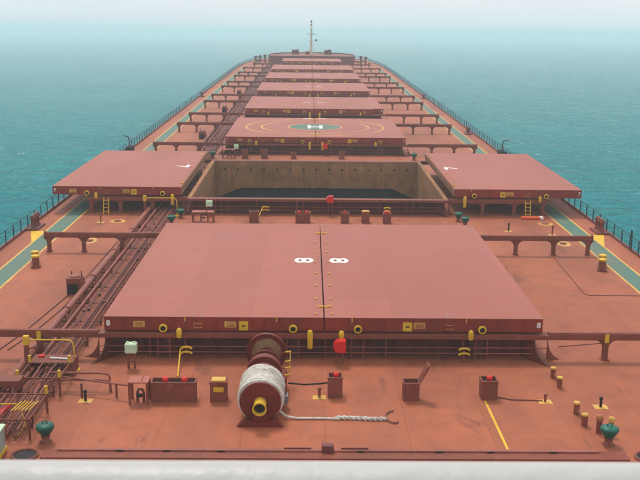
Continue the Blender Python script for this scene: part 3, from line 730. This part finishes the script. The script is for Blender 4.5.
# lanterns, hose reels, hose saddles
def lantern(x, y, label):
    t = thing('deck_light_box', label, 'light box', (x, y, ZD), 'pale green boxes on posts')
    b = MB(); b.box(-.18, -.1, -.06, .06, 0, .75); b.box(.1, .18, -.06, .06, 0, .75); b.box(-.1, .1, -.04, .04, .3, .36); part('stand', b, OXIDE, t)
    b = MB(); b.cbox(-.26, .26, -.2, .2, .75, 1.2, .05); part('housing', b, PALE, t)
    for x_ in (-.15, .15): b = MB(); b.tube((x_, 0, 1.2), (x_, 0, 1.27), .05, 8); part('gland', b, PALE, t)
lantern(-8.72, 40.35, 'pale green box on a post beside the near face of the hatch marked 8')
lantern(-8.6, 73.3, 'pale green box on a post beside the open hatch')
lantern(-8.9, 105.6, 'pale green box on a post beside the helipad hatch')
def reel(x, y, label, dz=0):
    t = thing('fire_hose_box', label, 'fire hose box', (x, y, ZD), 'red hose boxes')
    b = MB(); n = 14; ol = [(.27, .28), (.27, -.28)]+[(-.02-.28*math.sin(math.pi*i/n), -.28*math.cos(math.pi*i/n)) for i in range(n+1)]
    b.prism([(u, v+.88+dz) for u, v in ol], 'Y', -.2, .2); part('housing', b, RED, t)
    b = MB(); b.lathe([(.10, -.215), (.12, -.19)], c=(0, 0, .95+dz), axis='Y', n=14); part('round_boss', b, RED, t)
    for q in (-.14, .16): b = MB(); b.tube((q, 0, 0), (q, 0, .62+dz), .035, 8); part('leg', b, OXIDE, t)
reel(.72, 41.0, 'red rounded hose box on legs at the near face of the hatch marked 8')
reel(.95, 73.6, 'red rounded hose box on legs at the near face of the open hatch', .45)
reel(1.1, 105.9, 'red rounded hose box on legs at the near face of the helipad hatch', .2)
def saddle(x, y, label, ln=None):
    t = thing('hose_saddle', label, 'hose saddle', (x, y, ZD), 'yellow hose saddles')
    b = MB(); b.tube((0, 0, 0), (0, 0, .7), .06, 8); part('post', b, OXIDE, t)
    for z in (.42, .66):
        b = MB(); b.path([(-.24, -.04, z-.05), (-.16, -.08, z+.03), (0, -.1, z+.06), (.16, -.08, z+.03), (.24, -.04, z-.05)], .055, 8); part('saddle_arm', b, YEL, t)
saddle(-6.35, 41.3, 'two tier yellow hose saddle with a yellow line running from it')
saddle(6.5, 41.3, 'two tier yellow hose saddle without a line at the hatch marked 8')
saddle(-4.15, 73.6, 'two tier yellow hose saddle with a short yellow line by the open hatch')
saddle(5.5, 73.6, 'two tier yellow hose saddle on the starboard part of the open hatch coaming')
def stripe(p, q, w_, label):
    p = Vector(p); q = Vector(q); d = (q-p).normalized(); n = Vector((d.y, -d.x))*w_/2
    b = MB(); b.add([(p.x-n.x, p.y-n.y, ZD+.005), (p.x+n.x, p.y+n.y, ZD+.005), (q.x+n.x, q.y+n.y, ZD+.005), (q.x-n.x, q.y-n.y, ZD+.005)], [(0, 1, 2, 3)])
    tag(part('painted_line', b, YEL, None), label, 'painted line', 'yellow lines on the deck')
stripe((6.69, 36.82), (6.72, 32.3), .10, 'straight yellow line running aft from the open box with a red valve')
def rod(p, q, label):
    b = MB(); b.tube(p, q, .035, 6); tag(part('yellow_pole', b, YEL, None), label, 'pole', 'yellow poles leaning on saddles')
rod((-6.62, 41.2, ZD+.62), (-6.5, 39.3, ZD+.04), 'thin yellow pole leaning on the hose saddle at the hatch marked 8')
rod((-4.35, 73.5, ZD+.75), (-4.75, 71.6, ZD+.04), 'thin yellow pole leaning on the hose saddle by the open hatch')

# triangle marks, fairleads at the rail
for s, lab in ((-1, 'port'), (1, 'starboard')):
    b = MB(); b.add([(s*21.05, 67.5, ZD+.012), (s*20.0, 67.5, ZD+.012), (s*19.87, 63.6, ZD+.012)], [(0, 1, 2)])
    tag(part('painted_triangle', b, YEL, None), 'yellow triangle painted on the deck by the %s chock' % lab, 'deck marking', 'yellow deck triangles')
def chock(x, y, label, m=OXIDE, k=1.0):
    t = thing('fairlead', label, 'fairlead', (x, y, ZD), 'fairleads at the rail'); s = -1 if x < 0 else 1
    b = MB(); b.cbox(-.45, .45, -1.0, 1.0, 0, .14, .02); part('base', b, m, t)
    for q in (-.6, 0, .6):
        b = MB(); b.lathe([(.2, .14), (.2, .2), (.14, .25), (.14, .7*k), (.22, .74*k), (.22, .84*k), (.1, .88*k), (0, .88*k)], c=(0, q, 0), n=14); part('roller', b, m, t)
    b = MB(); b.box(-.08, .08, -.75, .75, .88*k, .97*k); part('top_bar', b, m, t)
chock(-21.0, 68.6, 'dark roller fairlead at the port rail by the yellow triangle', PIPED, 1.1)
chock(21.0, 68.6, 'brown roller fairlead at the starboard rail by the yellow triangle', OXIDE, 1.1)
chock(-20.95, 180, 'roller fairlead at the port rail abreast of the middle hatches', PIPED)
chock(20.95, 180, 'roller fairlead at the starboard rail abreast of the middle hatches', PIPED)
chock(20.7, 127, 'roller fairlead at the starboard rail abreast of the helipad', PIPED)
def davit(x, y, label):
    t = thing('ladder_winch', label, 'ladder winch', (x, y, ZD), 'ladder winches at the rail'); s = -1 if x < 0 else 1
    b = MB(); b.cbox(-.5, .5, -1.2, 1.2, 0, .35, .04); part('bed', b, PIPED, t)
    b = MB(); b.lathe([(.42, -.9), (.42, -.82), (.26, -.8), (.26, .2), (.42, .22), (.42, .3)], c=(0, 0, .75), axis='Y', n=16); part('drum', b, RAILM, t)
    b = MB(); b.cbox(-.3, .3, .4, 1.1, .35, 1.1, .05); part('motor', b, RAILM, t)
    b = MB(); b.path([(s*.3, 1.3, 0), (s*.3, 1.3, 1.7), (s*.4, 1.3, 2.0), (s*.9, 1.3, 2.1)], .06, 8); part('davit_arm', b, RAILM, t)
davit(-20.6, 104.5, 'dark ladder winch with a davit arm at the port rail behind the rolled out cover')
davit(20.6, 103.5, 'dark ladder winch with a davit arm at the starboard rail behind the rolled out cover')
# grey lifebelt locker, ladder stanchion at the starboard rail
t = thing('rail_stanchion', 'tall forked dark stanchion on the starboard rail', 'stanchion', (21.35, 62.6, ZD+.16))
for q in (-.18, .18): b = MB(); b.tube((0, q, 0), (0, q*.4, 1.35), .035, 6); part('upright', b, RAILM, t)
b = MB(); b.box(-.03, .03, -.16, .16, .5, .56); part('cross_bar', b, RAILM, t)

# vent boxes beside the pipe run
vb = thing('vent_box', 'squat brown vent box with a cowl beside the big pipe at the hatch marked 8', 'vent box', (-14.0, 52.0, ZD), 'vent boxes beside the pipes')
b = MB(); b.prism([(-.45, 0), (.55, 0), (.42, .62), (.30, .95), (-.45, .95)], 'Y', -.4, .4); part('housing', b, OXIDE, vb)
b = MB(); b.box(-.40, .18, -.43, -.401, .08, .62); part('louvre', b, BLACK, vb)
b = MB(); b.lathe([(.3, .95), (.3, 1.0), (.22, 1.06), (0, 1.08)], c=(-.05, 0, 0), n=14); part('cowl', b, PIPE, vb)
for q in (-.3, .25): b = MB(); b.tube((q, .3, .95), (q, .3, 1.22), .035, 6); part('pin', b, PIPED, vb)
dup(vb, (-14.2, 119.5, ZD), 'squat brown vent box with a cowl abreast of the helipad')
dup(vb, (-14.2, 152.0, ZD), 'squat brown vent box with a cowl abreast of the hatch next ahead of the helipad')
dup(vb, (-14.2, 184.0, ZD), 'squat brown vent box with a cowl abreast of the second hatch ahead of the helipad')
dup(vb, (-14.2, 90.0, ZD), 'squat brown vent box with a cowl abreast of the open hatch')

# cables and hoses on deck
def cable(pts, r, m, label, cat='cable', name='cable'):
    b = MB(); b.path([(x, y, ZD+z) for x, y, z in pts], r, 6); return tag(part(name, b, m, None), label, cat, 'cables on the deck')
cable([(-14.1, 64.5, .03), (-14.15, 58, .03), (-14.25, 53, .03), (-14.45, 50.5, .03), (-15.0, 45, .03), (-15.5, 42, .03)], .03, PIPED, 'dark cable running aft past the vent box by the big pipe')
cable([(-13.95, 51.4, .03), (-14.1, 48.5, .03), (-14.5, 45, .03), (-15.0, 42.5, .03)], .025, PIPED, 'second dark cable leaving the foot of the vent box')
cable([(15.63, 60.5, .02), (15.3, 52.4, .02), (15.5, 52.15, .02), (18.4, 52.1, .02)], .02, PIPED, 'thin dark conduit making a square bend on the starboard deck')
cable([(7.25, 37.2, .03), (7.8, 36.9, .03), (8.6, 36.85, .03), (9.1, 36.8, .03)], .025, PIPED, 'thin dark hose from the open box to the stubby sounding pipe', 'hose')
cable([(-1.6, 38.6, .03), (-.9, 38.45, .03), (-.2, 38.55, .03), (.2, 38.7, .03)], .03, BLACK, 'short black hose lying between the winch and the hatch', 'hose')
cable([(10.9, 41.4, .75), (12.6, 41.55, .85), (13.0, 41.6, .88)], .025, PIPED, 'thin stay wire under the starboard girder of the hatch marked 8')
b = MB(); b.cbox(-.9, .9, -.28, .28, 0, .2, .05); t = thing('stretcher_box', 'long orange stretcher box on the deck below the starboard rolled out cover', 'stretcher box', (17.0, 72.9, ZD)); part('body', b, ORANGE, t)
b = MB(); b.cbox(.55, .8, -.29, .29, .01, .205, .02); part('end_band', b, WMARK, t)
def ladder(x, y, label):
    t = thing('ladder', label, 'ladder', (x, y, ZD), 'yellow ladders to the covers')
    for q in (-.2, .2): b = MB(); b.tube((q, -.25, 0), (q, .1, 1.3), .035, 6); part('stile', b, YEL, t)
    for i in range(4): k = .18+i*.22; b = MB(); b.tube((-.2, -.25+.35*k, 1.3*k), (.2, -.25+.35*k, 1.3*k), .028, 6); part('rung', b, YEL, t)
ladder(-16.8, 73.7, 'short yellow ladder up to the port rolled out cover')
ladder(16.75, 73.7, 'short yellow ladder up to the starboard rolled out cover')

# ------------------------------------------------------------------ mooring winch with the rope drum
def winch():
    cx, cz = -2.6, .88          # shaft position and height above deck
    t = thing('mooring_winch', 'dark red mooring winch with a rope wound drum and yellow warping end', 'winch', (cx, 0, ZD))
    def lat(name, prof, m, n=40, parent=t, c=(0, 0, cz), sm=True): b = MB(); b.lathe(prof, c=c, axis='Y', n=n, smooth=sm); return part(name, b, m, parent)
    lat('flange', [(.20, 34.50), (.80, 34.50), (.82, 34.52), (.82, 34.58), (.2, 34.58)], WINCHR, 48, sm=False)
    # rope: separate turns wound helically, two visible layers at the ends
    rp = MB(); r = .045; pts = []
    turns = 19
    for i in range(turns*28+1):
        a = 2*math.pi*i/28; y = 34.63+(i/28)*.094
        rad = .86+.02*math.sin(i*.7)+.012*math.sin(i*.131)
        pts.append((rad*math.cos(a), y, cz+rad*math.sin(a)))
    rp.path(pts, .052, 6); part('rope_turns', rp, ROPE, t)
    lat('drum', [(.3, 34.58), (.83, 34.585), (.83, 36.44), (.3, 36.45)], ROPE)
    lat('flange', [(.2, 36.46), (.86, 36.46), (.86, 36.54), (.2, 36.54)], WINCHR, 40, sm=False)
    # warping end: flared open yellow barrel
    lat('warping_end', [(.20, 34.50), (.25, 34.46), (.235, 34.25), (.24, 34.0), (.275, 33.86), (.28, 33.80), (.225, 33.80), (.215, 33.9), (.21, 34.25)], YEL, 28)
    lat('mouth_shade', [(.212, 34.24), (.212, 34.0)], BLACK, 20)  # black plug stands in for the shade inside the barrel
    lat('shaft', [(.09, 34.45), (.09, 40.6)], STEEL, 14)
    # bed frame
    b = MB(); b.prism([(-.90, 0), (.90, 0), (.72, .2), (-.72, .2)], 'Y', 34.12, 34.40); part('foot', b, WINCHR, t)
    b = MB(); b.prism([(-.30, .2), (.30, .2), (.16, .98), (-.16, .98)], 'Y', 34.30, 34.44); part('bearing_stand', b, WINCHR, t)
    for x in (-.62, .5):
        b = MB(); b.box(x, x+.12, 34.40, 40.6, 0, .2); part('bed_rail', b, WINCHR, t)
    # gear and brake casings behind the drum
    lat('gear_casing', [(.25, 36.70), (.62, 36.72), (.66, 36.78), (.66, 37.10), (.60, 37.16), (.25, 37.18)], WINCHR, 32)
    b = MB(); b.cbox(-.5, .5, 36.72, 37.16, .0, .8, .03); part('gear_pedestal', b, WINCHR, t)
    lat('brake_drum', [(.3, 37.6), (.74, 37.6), (.74, 38.0), (.69, 38.0), (.69, 37.75), (.22, 37.75)], WINCHR, 36, sm=False)
    for i in range(5):
        a = R(72*i+18); b = MB(); b.tube((.08*math.cos(a), 37.7, cz+.08*math.sin(a)), (.72*math.cos(a), 37.7, cz+.72*math.sin(a)), .055, 6); part('spoke', b, WINCHR, t)
    lat('flange', [(.2, 38.55), (.66, 38.55), (.66, 38.62), (.2, 38.62)], WINCHR, 36, sm=False)
    lat('drum', [(.28, 38.62), (.28, 40.0)], WINCHR, 28)
    lat('drum_core', [(.28, 40.07), (.66, 40.08), (.66, 40.1)], DRUMC, 32)
    lat('flange', [(.2, 40.1), (.86, 40.1), (.88, 40.0), (.90, 40.0), (.90, 40.2), (.2, 40.2)], WINCHR, 36, sm=False)
    for y in (38.3, 40.42):
        b = MB(); b.prism([(-.34, 0), (.34, 0), (.17, 1.1), (-.17, 1.1)], 'Y', y-.1, y+.1); part('bearing_stand', b, WINCHR, t)
    # motor, brake levers, hydraulic block on the starboard side
    b = MB(); b.tube((.72, 36.2, .55), (.72, 37.0, .55), .22, 18); part('motor', b, WINCHR, t)
    b = MB(); b.cbox(.62, 1.06, 35.75, 36.2, .28, .62, .03); part('valve_block', b, STEEL, t)
    b = MB(); b.cbox(.52, .95, 37.05, 38.4, .0, .85, .05); part('brake_casing', b, WINCHR, t)
    b = MB(); b.path([(.75, 36.3, .75), (.9, 36.1, .8), (.98, 35.95, .7), (.98, 35.95, .5)], .03, 6); part('hydraulic_pipe', b, PIPED, t)
    for y, z in ((37.2, .95), (37.75, 1.05), (38.4, 1.1), (38.75, 1.4)):
        b = MB(); b.tube((.5, y, z-.1), (1.02, y, z+.02), .025, 6); l = part('brake_lever', b, WINCHR, t)
        b = MB(); b.tube((.88, y, z-.01), (1.12, y, z+.04), .036, 8); part('grip', b, YEL, l)
    b = MB(); b.tube((1.05, 38.5, .6), (1.1, 38.55, 1.5), .03, 6); part('yellow_handle', b, YELD, t)
    return t
winch()
# rope from the drum along the deck, spliced end
def laid_rope():
    t = thing('mooring_rope', 'white mooring rope laid straight across the deck from the winch, spliced at its end', 'rope', (0, 0, ZD))
    pts = [(-1.9, 34.95, .36), (-1.6, 34.9, .12), (-1.2, 34.86, .06), (-.2, 34.88, .05), (.55, 34.84, .05)]
    b = MB(); b.path(pts, .05, 8); part('thin_length', b, ROPE, t)
    for k in range(2):
        b = MB(); q = []
        for i in range(60): a = i*.5+k*math.pi; x = .45+i*.033; w_ = .034+.012*math.sin(i*1.7+k); q.append((x, 34.85+w_*math.cos(a)+.05*math.sin(x*2.3), .07+w_*math.sin(a)))
        b.path(q, .06, 6); part('splice_strand', b, ROPE, t)
    b = MB(); b.path([(.35, 35.05, .04), (.5, 34.9, .08), (.7, 34.82, .08)], .035, 6); part('tail', b, ROPE, t)
    b = MB(); b.path([(2.35, 34.85, .07), (2.5, 34.6, .05), (2.72, 34.45, .05), (2.85, 34.6, .05)], .03, 6); part('frayed_end', b, PIPED, t)
    b = MB(); b.path([(2.4, 34.9, .06), (2.42, 35.3, .05), (2.55, 35.55, .05), (2.75, 35.65, .05)], .03, 6); part('frayed_end', b, PIPED, t)
laid_rope()

# raised step across the deck at the foot of the house, and the things by it
stp = thing('deck_step', 'low brown steel step running across the whole deck ahead of the house', 'deck step', (0, 32.0, ZD))
b = MB(); b.cbox(-10.4, 11.0, -.62, .05, 0, .06, .01); part('step_bar', b, OXIDE, stp)
b = MB(); b.box(-9.9, 10.0, -.12, .06, .06, .12); part('top_rail', b, PIPE, stp)
b = MB(); b.cbox(-.22, .22, -.2, .1, .06, .34, .03); part('hinge_block', b, PIPED, stp)
sl = MB().box(-.13, .13, .05, .075, .02, .09).mesh('slot', BLACK)
for x in (-7.6, -3.9, 1.2, 4.1, 6.0, 8.3, -5.9): link('slot', sl, stp, (x, -.2, .03))
for q in (-1.1, 1.0): b = MB(); b.box(q-.5, q+.5, .0, .05, .12, .17); part('clamp_bar', b, PIPED, stp)
for s, lab in ((-1, 'port'), (1, 'starboard')):
    t = thing('deck_opening', 'round dark rimmed opening at the %s end of the deck step' % lab, 'opening', (-11.0 if s < 0 else 11.75, 31.6, ZD), 'round openings by the step')
    b = MB(); b.lathe([(.5, 0), (.5, .08), (.42, .08), (.42, .02)], n=24); part('rim', b, OXIDE, t)
    b = MB(); b.lathe([(.42, .01), (.42, .03)], n=24); part('opening_shade', b, BLACK, t)  # black disc painted in for the darkness of the hole
t = thing('deck_locker', 'grey green deck locker with a yellow edge beside the barred pipe guard', 'locker', (-12.42, 31.3, ZD))
b = MB(); b.cbox(-1.0, .62, -.5, .7, .05, 1.0, .03); part('body', b, GREYP, t)
b = MB(); b.box(.62, .68, -.5, .7, .08, .2); b.box(-1.0, .62, .70, .75, .08, .2); part('yellow_edge', b, YEL, t)
b = MB(); b.cbox(-1.05, .66, -.55, .75, 1.0, 1.06, .02); part('lid', b, PALE, t)

# ------------------------------------------------------------------ forecastle, mast, bow machinery
def bow():
    pts = [(-13.4, 299), (-13.3, 306), (-12.2, 312), (-9.8, 317), (-6, 320.3), (0, 322), (6, 320.3), (9.8, 317), (12.2, 312), (13.3, 306), (13.4, 299)]
    t = thing('forecastle', 'raised dark red forecastle block with a curved front at the bow', 'forecastle', (0, 0, 0))
    b = MB(); b.prism(pts, 'Z', ZD, .32); part('block', b, OXIDE, t)
    b = MB(); b.prism([(x*1.01, y+.2 if y > 300 else y-.3) for x, y in pts], 'Z', .32, .42); part('deck_plate', b, OXIDE, t)
    bw = MB(); q = pts
    for (a, c), (d, e) in zip(q, q[1:]):
        bw.add([(a, c, .42), (d, e, .42), (d, e, .72), (a, c, .72), (a*.98, c-.25, .42), (d*.98, e-.25, .42), (d*.98, e-.25, .72), (a*.98, c-.25, .72)],
               [(0, 1, 2, 3), (5, 4, 7, 6), (3, 2, 6, 7), (0, 3, 7, 4), (1, 5, 6, 2)])
    part('bulwark', bw, PIPED, t)
    for i in range(9):
        b = MB(); x = -10.8+i*2.7; b.box(x-.5, x+.5, 298.95, 298.99, -1.8, -.2); part('door', b, PIPED, t)
    for x, lab in ((-5.3, 'port'), (5.3, 'starboard')):
        w_ = thing('windlass', 'dark anchor windlass on the %s part of the forecastle' % lab, 'windlass', (x, 312.5, .42), 'anchor windlasses')
        b = MB(); b.cbox(-1.3, 1.3, -.8, .8, 0, .5, .05); part('bed', b, PIPED, w_)
        b = MB(); b.lathe([(.7, -1.1), (.7, -1.0), (.45, -.98), (.45, 0), (.7, .02), (.7, .12), (.5, .14), (.5, .8), (.7, .82), (.7, .92)], c=(0, 0, .95), axis='X', n=18); part('drum', b, PIPED, w_)
        b = MB(); b.cbox(.5, 1.1, -.4, .4, .5, 1.5, .05); part('motor', b, PIPED, w_)
    b = MB(); b.cbox(-2.0, -.4, 310.5, 312.0, .42, 1.4, .06); tag(part('deck_house', b, OXIDE, None), 'small brown house at the foot of the foremast', 'deckhouse')
    m = thing('foremast', 'tall pale signal mast with platforms rising from the forecastle', 'mast', (-.15, 310, .42))
    b = MB(); b.lathe([(.5, -0), (.45, .4), (.36, 4), (.26, 8.0), (.15, 8.4), (.10, 11.0)], n=14); part('pole', b, CREAM, m)
    for z, r in ((4.2, .9), (6.3, .85), (8.2, .65)): b = MB(); b.lathe([(r, z), (r, z+.12)], n=14, smooth=False); part('platform', b, WMARK, m)
    for z in (4.3, 6.5): b = MB(); b.tube((-1.3, 0, z), (1.7, 0, z), .08, 6); part('yard', b, STEEL, m)
    b = MB(); b.lathe([(.0, 4.2), (.32, 4.35), (.32, 4.75), (0, 4.9)], c=(1.6, 0, 0), n=10); part('black_ball', b, BLACK, m)
    for z in (7.2, 9.2, 10.2): b = MB(); b.cbox(-.3, .3, -.2, .2, z, z+.35, .03); part('mast_light', b, PIPED, m)
    b = MB(); b.tube((-.25, -.3, .2), (-.15, -.3, 8.2), .05, 6); b.tube((.25, -.3, .2), (.15, -.3, 8.2), .05, 6); part('ladder_stile', b, WMARK, m)
    for s, lab in ((-1, 'port'), (1, 'starboard')):
        b = MB(); b.tube((-.15, 310, 7.4), (s*19.5, 301, ZD+.3), .02, 5); tag(part('stay_wire', b, STEEL, None), 'thin stay wire from the foremast to the %s bow deck' % lab, 'wire', 'foremast stay wires')
    # bow deck clutter either side of the block
    for i, (x, y) in enumerate(((-16.3, 303), (-14.9, 307), (15.6, 304), (-17.4, 299), (16.9, 300))):
        v = thing('bow_vent', ('cowled vent post between two others on the port bow deck', 'cowled vent post close against the port side of the forecastle', 'cowled vent post close against the starboard side of the forecastle', 'cowled vent post next to the port bow railing', 'cowled vent post next to the starboard bow railing')[i], 'vent post', (x, y, ZD), 'vent posts at the bow')
        b = MB(); b.lathe([(.28, 0), (.28, 1.7)], n=10); part('trunk', b, PIPED, v)
        b = MB(); b.lathe([(.3, 1.7), (.55, 1.9), (.55, 2.2), (.3, 2.4), (0, 2.42)], n=12); part('cowl', b, PIPED, v)
    for s, lab in ((-1, 'port'), (1, 'starboard')):
        bitts(s*17.6, 292, 293.4, 'mooring bitts on the %s deck near the forecastle' % lab, 1.0, .3)
bow()

# ------------------------------------------------------------------ the house the camera stands on
t = thing('bridge_house', 'white painted bridge front with a rounded bulwark cap along its top', 'deckhouse', (0, 0, 0))
b = MB(); b.box(-11, 11, -9, 1.5, ZD, 11.2); part('house_wall', b, WHITE, t)
b = MB(); b.box(-11, 11, 1.405, 1.495, 11.2, 12.94); part('bulwark_plate', b, WHITE, t)
b = MB(); b.lathe([(.062, -11.05), (.062, 11.05)], c=(0, 1.45, 12.97), axis='X', n=40)
part('bulwark_cap', b, LEDGE, t)

# ------------------------------------------------------------------ haze
hz = MB(); hz.box(-9500, 9500, -9500, 9500, -14.5, 26.0)
m = bpy.data.materials.new('haze_air'); m.use_nodes = True; n = m.node_tree
n.nodes.remove(n.nodes['Principled BSDF'])
pv = n.nodes.new('ShaderNodeVolumePrincipled'); pv.inputs['Density'].default_value = .00070; pv.inputs['Color'].default_value = (.80, .985, 1.0, 1); pv.inputs['Anisotropy'].default_value = .0
n.links.new(pv.outputs[0], n.nodes['Material Output'].inputs['Volume'])
hzo = part('haze', hz, m, None); hzo['kind'] = 'stuff'; hzo['label'] = 'pale sea haze filling the air round the ship'; hzo['category'] = 'haze'

# ------------------------------------------------------------------ the ship floats a little down by the stern
TRIM = Matrix.Translation((0, 0, ZD)) @ Matrix.Rotation(R(1.15), 4, 'X') @ Matrix.Translation((0, 0, -ZD))
bpy.context.view_layer.update()
for ob in list(S.objects):
    if ob.parent is None and ob.name not in ('sea', 'haze', 'sun'):
        ob.matrix_world = TRIM @ ob.matrix_world
